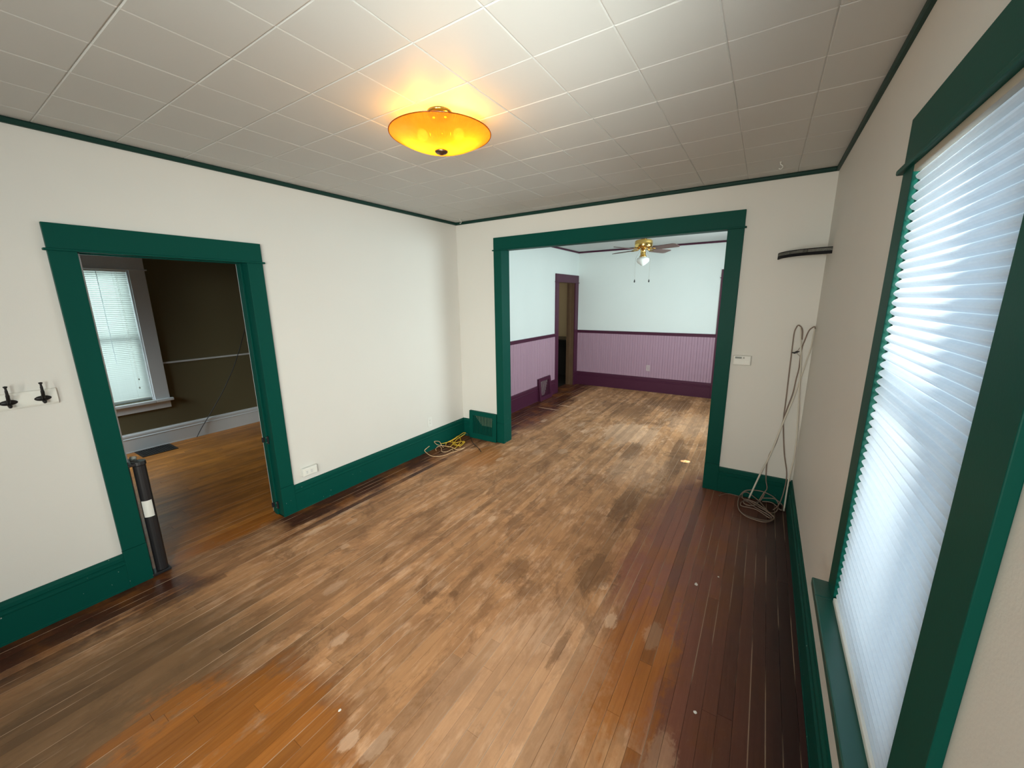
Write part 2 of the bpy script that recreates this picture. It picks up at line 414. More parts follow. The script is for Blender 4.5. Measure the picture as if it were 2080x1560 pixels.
# ------------------------------------------------------------------ walls
def wall(name, axis, lo, hi, t0, t1, mat, openings=(), label=None, z1=H+.12):
    """axis 'x': wall runs along x, thick in y t0..t1; axis 'y': runs along y"""
    mb = MB()
    def bx(a, b, z0, zz):
        if b-a < 1e-4 or zz-z0 < 1e-4: return
        if axis == 'x': mb.box((a, t0, z0), (b, t1, zz))
        else: mb.box((t0, a, z0), (t1, b, zz))
    cur = lo
    for a, b, z0, zz in sorted(openings):
        bx(cur, a, -.1, z1); bx(a, b, -.1 if z0 > 0 else 0, z0); bx(a, b, zz, z1); cur = b
    bx(cur, hi, -.1, z1)
    return struct(mb, name, mat, label)
TW = .16
D1 = (-3.154, -2.3255, 1.9993)          # doorway in the left wall: y0, y1, head
D2 = (.6425, 2.8359, 2.2505)            # wide opening in the back wall
D3 = (2.732, 3.462, 2.015)              # doorway of the next room
wall_left = wall('wall_left', 'y', YN, .075, -TW, 0, M['wall'], [(D1[0]-.02, D1[1]+.02, 0, D1[2]+.02)], 'white left wall with the green doorway')
wall_back = wall('wall_back', 'x', 0, W, 0, .15, M['wall'], [(D2[0]-.02, D2[1]+.02, 0, D2[2]+.02)], 'white back wall with the wide green opening')
WN1 = (-2.80, -2.10, .60, 2.09)
WN3 = (-5.25, -3.55, .70, 2.20)
wall_right = wall('wall_right', 'y', YN, .075, W, W+.15, M['wall'], [WN1, WN3], 'white right wall around the shaded window')
WN5 = (1.90, 3.20, .75, 2.20)
wall('wall_front', 'x', 0, W, YN-.15, YN, M['wall'], [WN5], 'white wall behind the viewer')
WN4 = (.80, 2.35, .75, 2.25)
wall_fl = wall('wall_far_left', 'y', .075, FY+.15, -TW, 0, M['wall_cool'], [(D3[0]-.02, D3[1]+.02, 0, D3[2]+.02)], 'pale left wall of the next room above mauve beadboard')
wall_fb = wall('wall_far_back', 'x', 0, W, FY, FY+.15, M['wall_cool'], (), 'pale end wall of the next room above mauve beadboard')
wall('wall_far_right', 'y', .075, FY+.15, W, W+.15, M['wall_cool'], [WN4], 'pale right wall of the next room with its window')
XS = -3.0
WN2 = (-2.97, -2.21, .58, 2.10)
wall('wall_side_left', 'y', -4.6, .05, XS-.15, XS, M['tan_wall'], [WN2], 'olive wall of the side room with the blind window')
WN6 = (-2.85, -1.95, .70, 2.05)
wall('wall_side_front', 'x', XS, -TW, -4.6, -4.45, M['tan_wall'], [WN6], 'near end wall of the side room')
wall('wall_side_back', 'x', XS, -TW, -.10, .05, M['tan_wall'], (), 'far end wall of the side room')
wall('wall_kitchen_back', 'x', XS, -TW, 4.72, 4.87, M['kitchen'], (), 'tan end wall seen through the purple doorway')
wall('wall_kitchen_left', 'y', .05, 4.87, XS-.15, XS, M['kitchen'], (), 'tan side wall beyond the purple doorway')
wall('wall_kitchen_right', 'y', FY+.15, 4.87, -TW, 0, M['kitchen'], (), 'tan return wall beyond the purple doorway')

# ceilings
ceil = struct(MB().box((-.0, YN, H+.012), (W, .075, H+.10)), 'ceiling', M['ceil'], 'ceiling of square fibre tiles')
struct(MB().box((0, .075, H), (W, FY, H+.10)), 'ceiling_far', M['ceil_far'], 'plain ceiling of the next room')
struct(MB().box((XS, -4.5, H), (-TW, 4.8, H+.10)), 'ceiling_side', M['ceil_far'], 'ceiling over the side room and kitchen')
TX0, TXP, TY0, TYP = .164, .309, -3.209, .3065
def tile_mesh(sx, sy):
    c, d = .0045, .0022; mb = MB(); hx, hy = sx/2, sy/2
    vs = [(-hx+c,-hy+c,0),(hx-c,-hy+c,0),(hx-c,hy-c,0),(-hx+c,hy-c,0),
          (-hx,-hy,d),(hx,-hy,d),(hx,hy,d),(-hx,hy,d),(-hx,-hy,.012),(hx,-hy,.012),(hx,hy,.012),(-hx,hy,.012)]
    fs = [(0,3,2,1),(0,1,5,4),(1,2,6,5),(2,3,7,6),(3,0,4,7),(4,5,9,8),(5,6,10,9),(6,7,11,10),(7,4,8,11)]
    return mb.add(vs, fs).mesh('tile', M['ceil'])
_tiles = {}
xs = [0]+[TX0+TXP*i for i in range(11)]+[W]; ys = [0]+[TY0+TYP*i for i in range(10, -3, -1)]
for a, b in zip(xs, xs[1:]):
    for d, c in zip(ys, ys[1:]):
        key = (round(b-a, 4), round(d-c, 4))
        if key not in _tiles: _tiles[key] = tile_mesh(b-a-.0006, d-c-.0006)
        inst(_tiles[key], 'tile', ceil, ((a+b)/2, (c+d)/2, H+rnd.uniform(-.0005, .0005)))
struct(MB().box((0, YN, H), (W, ys[-1], H+.012)), 'ceiling_rear', M['ceil'], 'plain ceiling strip behind the viewer')

# ------------------------------------------------------------------ floors of narrow boards
floor = struct(MB().box((-TW, YN, -.12), (W, FY, -.0125)), 'floor', M['sub'], 'worn strip wood floor running through both rooms')
PW = .0571
unit = MB().box((-.5, -.5, -.5), (.5, .5, .5)).mesh('plank', M['floor'])
unit_s = MB().box((-.5, -.5, -.5), (.5, .5, .5)).mesh('plank', M['floor_side'])
def plank(me, parent, x0, x1, y0, y1):
    inst(me, 'plank', parent, ((x0+x1)/2, (y0+y1)/2, -.006+rnd.uniform(-.0005, .0003)), (x1-x0-.0011, y1-y0-.0011, .012))
x = .0215-PW
cuts_fixed = {}
while x < W:
    a, b = max(x, 0), min(x+PW, W)
    if b-a > .004:
        y = YN; first = True
        while y < FY-.01:
            L = rnd.uniform(2.1, 3.6) if first else rnd.uniform(1.35, 3.0); first = False
            y2 = y+L
            if FY-y2 < .5: y2 = FY
            plank(unit, floor, a, b, y, y2); y = y2
    x += PW
for i in range(3):                      # boards lying in the doorway of the left wall
    b = -i*PW*.935; plank(unit, floor, b-PW*.935, b, D1[0], D1[1])
for i in range(3):
    b = -i*PW*.935; plank(unit, floor, b-PW*.935, b, D3[0], D3[1])
floor_side = struct(MB().box((XS, -4.5, -.12), (-TW, .05, -.0125)), 'floor_side', M['sub'], 'orange varnished strip floor of the side room')
x = -TW
while x > XS:
    a = max(x-PW, XS); y = -4.45
    if x-a > .004:
        while y < -.11:
            y2 = y+rnd.uniform(1.5, 2.8)
            if -.1-y2 < .6: y2 = -.1
            plank(unit_s, floor_side, a, x, y, y2); y = y2
    x -= PW
struct(MB().box((XS, .05, -.12), (-TW, 4.8, 0)), 'floor_kitchen', M['cabinet'], 'dark floor beyond the purple doorway')

# ------------------------------------------------------------------ baseboards, crown trim
def base_prof(h, t=.020):
    c = h*.74
    return [(0, 0), (t+.002, 0), (t+.002, .012), (t, .014), (t, c-.012), (t+.003, c-.006), (t+.003, c), (t-.004, c+.006), (t-.004, c+.016), (t-.001, c+.022),
            (t-.002, h-.018), (t-.010, h-.008), (t-.012, h), (0, h)]
def run(name, mat, prof, side, a, b, wallpos, label=None):
    f = {'L': lambda u, v, t: (wallpos+u, t, v), 'R': lambda u, v, t: (wallpos-u, t, v),
         'B': lambda u, v, t: (t, wallpos-u, v), 'F': lambda u, v, t: (t, wallpos+u, v)}[side]
    return struct(MB().prism(prof, f, a, b), name, mat, label)
BH = .230
run('baseboard_left_near', M['green'], base_prof(BH), 'L', YN, -3.2617, 0, 'green baseboard left of the doorway')
run('baseboard_left', M['green'], base_prof(BH), 'L', -2.2211, 0, 0, 'green baseboard right of the doorway')
run('baseboard_back_left', M['green'], base_prof(BH), 'B', .018, .125, 0, 'short green baseboard left of the floor register')
run('baseboard_back_right', M['green'], base_prof(BH), 'B', 2.9528, W-.018, 0, 'green baseboard right of the wide opening')
run('baseboard_right', M['green'], base_prof(BH), 'R', YN, 0, W, 'green baseboard under the shaded window')
FB = .2697
run('baseboard_far_left', M['purple'], base_prof(FB), 'L', .15, 2.616, 0, 'purple baseboard on the next room left wall')
run('baseboard_far_back', M['purple'], base_prof(FB), 'B', .018, 2.498, FY, 'purple baseboard on the end wall')
run('baseboard_far_right', M['purple'], base_prof(FB), 'R', .15, FY, W, 'purple baseboard on the next room right wall')
run('baseboard_side', M['white_trim'], base_prof(.225), 'L', -4.45, -.10, XS, 'white baseboard in the side room')
cp = [(0, 0), (.014, 0), (.018, .006), (.018, .022), (.010, .030), (0, .030)]
cpf = [(u, H-.030+v) for u, v in cp]
run('trim_1', M['green_d'], cpf, 'L', YN, 0, 0, 'dark green ceiling moulding on the left wall')
run('trim_2', M['green_d'], cpf, 'B', 0, W, 0, 'dark green ceiling moulding on the back wall')
run('trim_3', M['green_d'], cpf, 'R', YN, 0, W, 'dark green ceiling moulding on the right wall')
run('trim_4', M['purple'], cpf, 'L', .15, FY, 0, 'thin purple ceiling moulding on the next room left wall')
run('trim_5', M['purple'], cpf, 'B', 0, W, FY, 'thin purple ceiling moulding on the end wall')
run('trim_6', M['purple'], cpf, 'R', .15, FY, W, 'thin purple ceiling moulding on the next room right wall')

# ------------------------------------------------------------------ door casings
def casing_set(name, mat, side, wallpos, a0, a1, b0, b1, head, top, depth, jmat, label, plinth=.25, jamb_dir=1, far_mat=None, rear=(-.02, .02), lstop=False, stop=True):
    """a0..a1 first side casing, b0..b1 second, along the wall; head..top the head casing; depth = wall thickness"""
    T = .022
    P = {'L': lambda t, u, z: (wallpos+u, t, z), 'B': lambda t, u, z: (t, wallpos-u, z), 'R': lambda t, u, z: (wallpos-u, t, z)}[side]
    root = bpy.data.objects.new(name, None); COL.objects.link(root); root.location = P((a0+b1)/2, 0, 0)
    props(root, label, None, None, 'structure')
    bx = lambda t0, t1, u0, u1, z0, z1: MB().box(P(t0, u0, z0), P(t1, u1, z1))
    for t0, t1 in ((a0, a1), (b0, b1)):
        bx(t0, t1, 0, T, plinth+.0015, head).build('casing', mat, root, bevel=.002)
        bx(t0-.001, t1+.001, 0, T+.0015, 0, plinth).build('plinth_block', mat, root, bevel=.002)
    bx(a0, b1, 0, T+.001, head+.004, top).build('head_casing', mat, root, bevel=.002)
    bx(a0-.014, b1+.014, 0, T+.012, head-.006, head+.006).build('head_fillet', mat, root, bevel=.003)
    g = .005
    jl = [bx(a1-.02, a1-g, -depth, .0, 0, head+g), bx(b0+g, b0+.02, -depth, .0, 0, head+g)]
    jl[0].build('jamb', jmat, root, bevel=.001); jl[1].build('jamb', jmat, root, bevel=.001)
    bx(a1-.02, b0+.02, -depth, 0, head+g, head+.02).build('head_jamb', jmat, root, bevel=.001)
    if stop:
        for t0, t1 in ((a1-g, a1+.008), (b0-.008, b0+g)):
            if t0 < a1 and lstop: bx(a1-g, a1+.019, -.088, -.046, 0, head+g-.012).build('door_stop', M['white_trim'], root, bevel=.002)['label'] = 'white painted stop on the left jamb'
            else: bx(t0, t1, -.115, -.072, 0, head+g-.012).build('door_stop', jmat, root, bevel=.002)
        bx(a1-g, b0+g, -.115, -.072, head+g-.013, head+g).build('door_stop', jmat, root, bevel=.002)
    if far_mat:
        for t0, t1 in ((a0, a1+rear[0]), (b0+rear[1], b1)): bx(t0, t1, -depth-.014, -depth, 0, head+.02).build('rear_casing', far_mat, root, bevel=.002)
        bx(a0, b1, -depth-.014, -depth, head+.02, top).build('rear_head_casing', far_mat, root, bevel=.002)
    return root
casing_set('door_1', M['green'], 'L', 0, -3.2617, D1[0], D1[1], -2.2211, D1[2], 2.1317, TW, M['green'], 'green cased doorway in the left wall', far_mat=M['white_trim'], rear=(.007, .008), lstop=True)
casing_set('door_2', M['green'], 'B', 0, .5409, D2[0], D2[1], 2.9528, D2[2], 2.3831, .15, M['green'], 'wide green cased opening in the back wall', far_mat=M['purple'], stop=False)
casing_set('door_3', M['purple'], 'L', 0, 2.616, D3[0], D3[1], 3.608, D3[2], 2.152, TW, M['jamb_wood'], 'purple cased doorway in the corner of the next room')
d4 = casing_set('door_4', M['purple'], 'B', FY, 2.500, 2.610, 3.36, 3.47, 2.020, 2.153, .03, M['purple'], 'purple door casing at the right end of the end wall', stop=False)
lf = MB().box((2.616, FY-.02, .01), (3.354, FY-.001, 2.02)).build('door_leaf', M['purple'], d4, bevel=.003)
for zz in ((.25, .95), (1.1, 1.85)):
    for xx in ((2.72, 2.94), (3.03, 3.25)):
        MB().box((xx[0], FY-.026, zz[0]), (xx[1], FY-.019, zz[1])).build('door_panel', M['purple'], lf, bevel=.004)

# ------------------------------------------------------------------ beadboard wainscot of the next room
def board_mesh(w, h):
    mb = MB(); hw = w/2
    prof = [(-hw, 0), (-hw, .006), (-hw+.005, .011), (-.006, .011), (-.004, .0065), (0, .0085), (.004, .0065), (.006, .011), (hw-.005, .011), (hw, .006), (hw, 0)]
    mb.prism(prof, lambda u, v, t: (u, -v, t), 0, h)
    return mb.mesh('board', M['mauve'])
BWD = .0925; bme = board_mesh(BWD-.001, 1.058-FB)
x = .012+BWD/2
while x+BWD/2 < 2.51: inst(bme, 'board', wall_fb, (x, FY, FB)); x += BWD
y = .15+BWD/2
while y-BWD/2 < 2.61: inst(bme, 'board', wall_fl, (0, y, FB), rot=(0, 0, PI/2)); y += BWD
rail = [(0, 0), (.014, 0), (.018, .008), (.018, .036), (.026, .040), (.026, .0547), (0, .0547)]
rp = [(u, 1.0518+v) for u, v in rail]
run('trim_7', M['purple'], rp, 'B', .0, 2.5, FY, 'purple chair rail on the end wall')
run('trim_8', M['purple'], rp, 'L', .15, 2.616, 0, 'purple chair rail on the next room left wall')
run('trim_9', M['white_trim'], [(0, .998), (.012, .998), (.012, 1.018), (0, 1.018)], 'L', -2.07, -.10, XS, 'narrow pale chair rail in the side room')

# ------------------------------------------------------------------ windows
def window(name, side, wallpos, y0, y1, z0, z1, mat, label, cw=.115, head_h=.135, near_cw=None, stool_x=.07, rail_z=None, casing_in=True, horn=.02, sash_mat=None, thick=.022, stool_mat=None):
    """window in a wall along y (side 'R' opens to +x, 'L' to -x) or along x (side 'N' opens to -y). Opening y0..y1, z0..z1"""
    s = 1 if side == 'R' else -1
    X = lambda d: wallpos+s*d                       # d>0 goes outward
    sm = sash_mat or mat; T = thick; n2 = near_cw or cw
    root = bpy.data.objects.new(name, None); COL.objects.link(root); root.location = ((y0+y1)/2, wallpos, z0) if side == 'N' else (wallpos, (y0+y1)/2, z0)
    props(root, label, None, None, 'structure')
    Q = (lambda x, y, z: (y, x, z)) if side == 'N' else (lambda x, y, z: (x, y, z))
    bx = lambda d0, d1, a, b, c, d: MB().box(Q(X(d0), a, c), Q(X(d1), b, d))
    bx(-T, 0, y1, y1+cw, z0+.03, z1).build('casing', mat, root, bevel=.002)
    bx(-T, 0, y0-n2, y0, z0+.03, z1).build('casing', mat, root, bevel=.002)
    bx(-T-.001, 0, y0-n2, y1+cw, z1+.004, z1+head_h).build('head_casing', mat, root, bevel=.002)
    bx(-T-.014, 0, y0-n2-.02, y1+cw+.02, z1-.008, z1+.008).build('head_fillet', mat, root, bevel=.004)
    bx(-stool_x, .05, y0, y1, z0, z0+.032).build('stool', stool_mat or mat, root, bevel=.004)
    st = bx(-stool_x, 0, y0-n2-horn, y0, z0, z0+.032); st.box(Q(X(-stool_x), y1, z0), Q(X(0), y1+cw+horn, z0+.032)); st.build('stool_horns', stool_mat or mat, root, bevel=.004)
    bx(-.018, 0, y0-n2, y1+cw, z0-.085, z0).build('apron', mat, root, bevel=.002)
    bx(0, .15, y0, y0+.012, z0+.03, z1).build('jamb', mat, root); bx(0, .15, y1-.012, y1, z0+.03, z1).build('jamb', mat, root)
    bx(0, .15, y0, y1, z1-.012, z1).build('head_jamb', mat, root); bx(.05, .16, y0, y1, z0-.01, z0+.02).build('sill', mat, root)
    rz = rail_z or (z0+z1)/2
    for nm, d0, a, b in (('lower_sash', .065, z0+.032, rz+.02), ('upper_sash', .100, rz-.02, z1-.012)):
        sb = bx(d0, d0+.03, y0+.012, y0+.055, a, b); sb.box(Q(X(d0), y1-.055, a), Q(X(d0+.03), y1-.012, b))
        sb.box(Q(X(d0), y0+.055, a), Q(X(d0+.03), y1-.055, a+(.06 if nm[0] == 'l' else .04))); sb.box(Q(X(d0), y0+.055, b-.04), Q(X(d0+.03), y1-.055, b))
        so = sb.build(nm, sm, root)
        bx(d0+.012, d0+.017, y0+.05, y1-.05, a+.04, b-.03).build('pane', M['glass'], so)
    return root
# right-hand window (deep green, with the cellular shade)
window('window_1', 'R', W, WN1[0], WN1[1], WN1[2], WN1[3], M['green'], 'tall green-cased window with the pale cellular shade', cw=.110, near_cw=.137, head_h=.1433, rail_z=1.33, stool_x=.07, horn=.004, sash_mat=M['white_trim'], thick=.019, stool_mat=M['green_gloss'])
window('window_2', 'L', XS, WN2[0], WN2[1], WN2[2]-.035, WN2[3], M['white_trim'], 'white-cased window with the slatted blind in the side room', cw=.14, rail_z=1.33, stool_x=.05, horn=.03)
window('added_window_3', 'R', W, WN3[0], WN3[1], WN3[2], WN3[3], M['green'], 'added unseen wide green-cased window beside the viewer for fill light')  # out of view, added so the fill lamps can shine in
window('window_4', 'R', W, WN4[0], WN4[1], WN4[2], WN4[3], M['purple'], 'purple-cased window on the next room right wall')

window('added_window_5', 'N', YN, WN5[0], WN5[1], WN5[2], WN5[3], M['green'], 'added unseen green-cased window behind the viewer for fill light')  # unseen opening added for the back wall fill

window('added_window_6', 'N', -4.45, WN6[0], WN6[1], WN6[2], WN6[3], M['white_trim'], 'added unseen white-cased window in the near end wall of the side room for fill light', cw=.10)  # unseen opening added for the side room fill

# cellular shade
def cellular_shade():
    x0 = W-.001; y0, y1 = -2.797, -2.113; zt, zb = 2.062, .650
    root = empty('cellular_shade', (W, (y0+y1)/2, .632), 'pale blue pleated cellular shade filling the green window', 'window shade')
    n = 52; p = (zt-zb)/n; mb = MB(); prof = []
    for i in range(n):
        z = zt-i*p
        prof += [(0, z, 1), (0, z-.0016, 0)]
        for t, d in ((.22, .0085), (.42, .0125), (.58, .0125), (.78, .0085)): prof.append((-d, z-.0016-(p-.0016)*t, 0))
    prof.append((0, zb, 0))
    vs = []; fs = []
    for d, z, _ in prof: vs += [(x0+d, y0, z), (x0+d, y1, z)]
    for i in range(len(prof)-1): mb.add([], [])
    mb.v = vs
    for i in range(len(prof)-1):
        mb.f.append((2*i, 2*i+1, 2*i+3, 2*i+2)); mb.mi.append(1 if prof[i][2] else 0)
    off = wl(root); me = bpy.data.meshes.new('pleated_fabric'); me.from_pydata([Vector(v)-off for v in mb.v], [], mb.f)
    me.materials.append(M['shade']); me.materials.append(M['shade_fold'])
    for pg, m in zip(me.polygons, mb.mi): pg.material_index = m
    o = bpy.data.objects.new('pleated_fabric', me); COL.objects.link(o); o.parent = root
    MB().box((W-.018, -2.799, 2.062), (W+.028, -2.101, 2.082)).build('head_rail', M['beige_metal'], root, bevel=.002)['label'] = 'beige metal head rail'
    MB().box((W-.020, y0, .633), (W+.014, y1, .652)).build('bottom_rail', M['white'], root, bevel=.003)
cellular_shade()

# slatted blind in the side room
def mini_blind():
    y0, y1, zt, zb = -2.955, -2.226, 2.075, .61
    root = empty('slatted_blind', (XS+.02, (y0+y1)/2, zb), 'white horizontal slatted blind in the side room window', 'window blind')
    xb = XS-.028
    MB().box((xb-.012, y0, zt), (xb+.014, y1, zt+.022)).build('head_rail', M['white'], root, bevel=.002)
    MB().box((xb-.010, y0, zb), (xb+.010, y1, zb+.012)).build('bottom_rail', M['white'], root, bevel=.002)
    mb = MB(); a = math.radians(58); n = 4; pts = []
    for i in range(n+1):
        t = i/n-.5; arc = .0016*(1-4*t*t)
        pts.append((t*.0285*math.cos(a)-arc*math.sin(a), -t*.0285*math.sin(a)-arc*math.cos(a)))
    for i in range(n):
        (u0, v0), (u1, v1) = pts[i], pts[i+1]
        mb.add([(u0, -.5, v0), (u1, -.5, v1), (u1, .5, v1), (u0, .5, v0)], [(0, 1, 2, 3)])
    me = mb.mesh('slat', M['slat'])
    z = zt-.012
    while z > zb+.02:
        inst(me, 'slat', root, (xb, (y0+y1)/2, z), (1, y1-y0, 1)); z -= .0213
    for yy in (y0+.12, (y0+y1)/2, y1-.12):
        MB().tube([(xb+.013, yy, zt), (xb+.013, yy, zb)], .0009, 4).build('ladder_cord', M['white'], root)
    MB().tube([(xb+.024, y1-.245, zt+.005), (xb+.027, y1-.245, 1.05)], .0035, 8).build('tilt_wand', M['shade_fold'], root)
    for k, zz in ((.085, .86), (.095, .76)):
        c = MB().tube([(xb+.02, y1-k, zt), (xb+.021, y1-k, zz)], .0011, 5).build('pull_cord', M['white'], root)
        MB().lathe([(.001, 0), (.006, -.004), (.007, -.018), (.003, -.024)], (xb+.021, y1-k, zz), 10).build('tassel', M['grey'], c)
mini_blind()

# ------------------------------------------------------------------ ceiling light
def ceiling_light():
    cx, cy = 1.74, -2.158
    root = empty('ceiling_light', (cx, cy, H), 'lit amber ribbed glass bowl light on the tiled ceiling', 'ceiling light')
    MB().lathe([(.0, 0), (.060, 0), (.060, -.006), (.052, -.014), (.046, -.016), (.046, -.024), (.038, -.034), (.020, -.040), (.0, -.040)], (cx, cy, H), 40).build('canopy', M['brass'], root, smooth=True)
    MB().tube([(cx, cy, H-.03), (cx, cy, 2.418)], .005, 10).build('stem', M['brass'], root)
    prof = []
    R, zr, zb = .243, 2.503, 2.430
    for i in range(15):
        t = i/14; r = R*(1-t)+.012*t
        prof.append((r, zr-(zr-zb)*(1-(r/R)**2.1)*1.0))
    n = 288; mb = MB(); vs = []
    for r, z in prof:
        for j in range(n):
            q = 2*PI*j/n; k = 1+(.007 if j % 2 else -.007)*min(1, max(0, (r-.09)/.05))
            vs.append((cx+r*k*math.cos(q), cy+r*k*math.sin(q), z+(.0012 if j % 2 else 0)*min(1, max(0, (r-.09)/.05))))
    m = len(prof)
    mb.add(vs, [(i*n+j, i*n+(j+1) % n, (i+1)*n+(j+1) % n, (i+1)*n+j) for i in range(m-1) for j in range(n)])
    mb.build('glass_bowl', M['amber'], root, smooth=False)
    MB().tube([(cx+R*math.cos(q*PI/36), cy+R*math.sin(q*PI/36), zr) for q in range(73)], .0022, 6).build('bowl_rim', M['amber'], root, smooth=True)
    MB().lathe([(.0, .006), (.026, .004), (.031, .0), (.031, -.004), (.024, -.010), (.010, -.013), (.007, -.017), (0, -.018)], (cx, cy, 2.430), 24).build('finial', M['bronze'], root, smooth=True)
    for k in (-1, 1):
        d = Vector((.86, .51, 0))*k
        s = MB().tube([Vector((cx, cy, 2.508))+d*.008, Vector((cx, cy, 2.505))+d*.050], .016, 14).build('lamp_socket', M['brass'], root, smooth=True)
        b = Vector((cx, cy, 2.503))+d*.088
        mb = MB(); vs = [(b.x+.026*math.cos(a)*math.sin(t), b.y+.026*math.sin(a)*math.sin(t), b.z+.026*math.cos(t)) for t in [PI*i/10 for i in range(11)] for a in [2*PI*j/16 for j in range(16)]]
        mb.add(vs, [(i*16+j, i*16+(j+1) % 16, (i+1)*16+(j+1) % 16, (i+1)*16+j) for i in range(10) for j in range(16)])
        mb.build('bulb', M['bulb'], root, smooth=True)
        l = bpy.data.lights.new('bulb_light', 'POINT'); l.energy = 4.8; l.color = (1, .40, .028); l.shadow_soft_size = .024
        o = bpy.data.objects.new('bulb_light', l); COL.objects.link(o); o.parent = root; o.location = b-Vector(root.location)
ceiling_light()

# ------------------------------------------------------------------ ceiling fan in the next room
def ceiling_fan():
    cx, cy = 1.69, 1.85
    root = empty('ceiling_fan', (cx, cy, H), 'brass ceiling fan with four brown blades and white globe', 'ceiling fan')
    MB().lathe([(0, 0), (.075, 0), (.075, -.02), (.045, -.06), (.040, -.075), (.0, -.075)], (cx, cy, H), 36).build('canopy', M['brass'], root, smooth=True)
    MB().lathe([(0, .0), (.095, 0), (.112, -.012), (.115, -.03), (.115, -.085), (.108, -.102), (.080, -.112), (.055, -.118), (0, -.118)], (cx, cy, 2.475), 40).build('motor_housing', M['brass'], root, smooth=True)
    MB().tube([(cx, cy, 2.53), (cx, cy, 2.47)], .04, 20).build('downrod', M['brass'], root, smooth=True)
    for i in range(4):
        a = math.radians(65+90*i); d = Vector((math.cos(a), math.sin(a), 0)); s = Vector((-d.y, d.x, 0)); z = 2.352; c = Vector((cx, cy, z))
        pit = -math.tan(math.radians(12))
        arm = MB().tube([c+d*.085+Vector((0, 0, .005)), c+d*.12, c+d*.19], [.010, .009, .012], 8)
        ao = arm.build('blade_iron', M['brass'], root, smooth=True)
        pts = [(.165, .048), (.20, .058), (.40, .066), (.495, .066), (.52, .045), (.52, -.045), (.495, -.066), (.40, -.066), (.20, -.058), (.165, -.048)]
        mb = MB(); vs = [c+d*u+s*v+Vector((0, 0, v*pit+.003)) for u, v in pts]+[c+d*u+s*v+Vector((0, 0, v*pit-.003)) for u, v in pts]
        n = len(pts); mb.add(vs, [tuple(range(n)), tuple(range(2*n-1, n-1, -1))]+[(k, n+k, n+(k+1) % n, (k+1) % n) for k in range(n)])
        mb.build('blade', M['blade'], root)
        for v in (-.025, .025): MB().lathe([(0, -.004), (.005, -.003), (.005, 0)], tuple(c+d*.185+s*v+Vector((0, 0, v*pit-.004))), 8).build('screw', M['brass'], ao)
    MB().lathe([(0, .02), (.048, .02), (.050, .0), (.040, -.008), (.034, -.02), (.034, -.075), (.040, -.082), (.046, -.092), (.046, -.100), (0, -.100)], (cx, cy, 2.357), 32).build('light_fitter', M['brass'], root, smooth=True)
    MB().lathe([(.040, .0), (.046, -.008), (.074, -.022), (.082, -.038), (.082, -.058), (.072, -.075), (.045, -.098), (.018, -.118), (.0, -.122)], (cx, cy, 2.262), 36).build('globe', M['opal'], root, smooth=True)
    for k in (-1, 1):
        p = Vector((cx, cy, 0))+Vector((.84, .54, 0))*k*.098
        q = Vector((cx, cy, 0))+Vector((.84, .54, 0))*k*.045
        ch = MB().tube(spline([(q.x, q.y, 2.335), (p.x-.01*k, p.y, 2.255), (p.x, p.y, 2.21), (p.x, p.y, 1.965)], 5), .0016, 5).build('pull_chain', M['grey'], root)
        MB().lathe([(.0, .0), (.004, -.004), (.009, -.022), (.010, -.034), (.006, -.042), (0, -.044)], (p.x, p.y, 1.967), 12).build('chain_fob', M['black'], ch, smooth=True)
ceiling_fan()

# ------------------------------------------------------------------ corner shelf
def corner_shelf():
    R = .297; root = empty('corner_shelf', (W, 0, 1.99), 'black-edged quarter-round shelf high in the right corner', 'shelf')
    n = 28; arc = [(W-R*math.cos(i/n*PI/2), -R*math.sin(i/n*PI/2)) for i in range(n+1)]
    arc = [(x, y*1.065) for x, y in arc]
    mb = MB(); pts = arc+[(W, -.0)]; m = len(pts)
    mb.add([(x, y, 2.012) for x, y in pts]+[(x, y, 2.030) for x, y in pts], [tuple(range(m)), tuple(range(2*m-1, m-1, -1))]+[(k, (k+1) % m, m+(k+1) % m, m+k) for k in range(m)])
    mb.build('shelf_board', M['grey'], root)
    inn = [(W+(x-W)*.965, y*.965) for x, y in arc]; mb = MB(); m = n+1
    mb.add([(x, y, z) for z in (1.992, 2.036) for x, y in arc]+[(x, y, z) for z in (1.992, 2.036) for x, y in inn],
           [(i, i+1, m+i+1, m+i) for i in range(n)]+[(2*m+i+1, 2*m+i, 3*m+i, 3*m+i+1) for i in range(n)]+[(m+i, m+i+1, 3*m+i+1, 3*m+i) for i in range(n)]+[(i+1, i, 2*m+i, 2*m+i+1) for i in range(n)]
           +[(0, m, 3*m, 2*m), (n, 2*m+n, 3*m+n, m+n)])
    mb.build('curved_edge_band', M['black_matte'], root)['label'] = 'black curved edge band'
corner_shelf()

# ------------------------------------------------------------------ wall plates
def thermostat():
    root = empty('thermostat', (3.036, 0, 1.157), 'small white thermostat beside the wide opening', 'thermostat')
    MB().box((2.968, -.008, 1.157), (3.104, 0, 1.243)).build('back_plate', M['white'], root, bevel=.003)
    b = MB().box((2.972, -.030, 1.160), (3.100, -.008, 1.240)).build('body', M['white'], root, bevel=.006)
    MB().box((2.985, -.0315, 1.215), (3.033, -.029, 1.230)).build('display', M['lcd'], b)['label'] = 'grey liquid crystal display'
    MB().box((3.041, -.032, 1.216), (3.054, -.029, 1.228)).build('button', M['grey'], b, bevel=.001)
    for k in range(3): MB().box((3.060+k*.012, -.0312, 1.216), (3.068+k*.012, -.029, 1.222)).build('button', M['white'], b)
    MB().box((2.985, -.0308, 1.166), (3.088, -.029, 1.203)).build('flap', M['white'], b, bevel=.001)
thermostat()
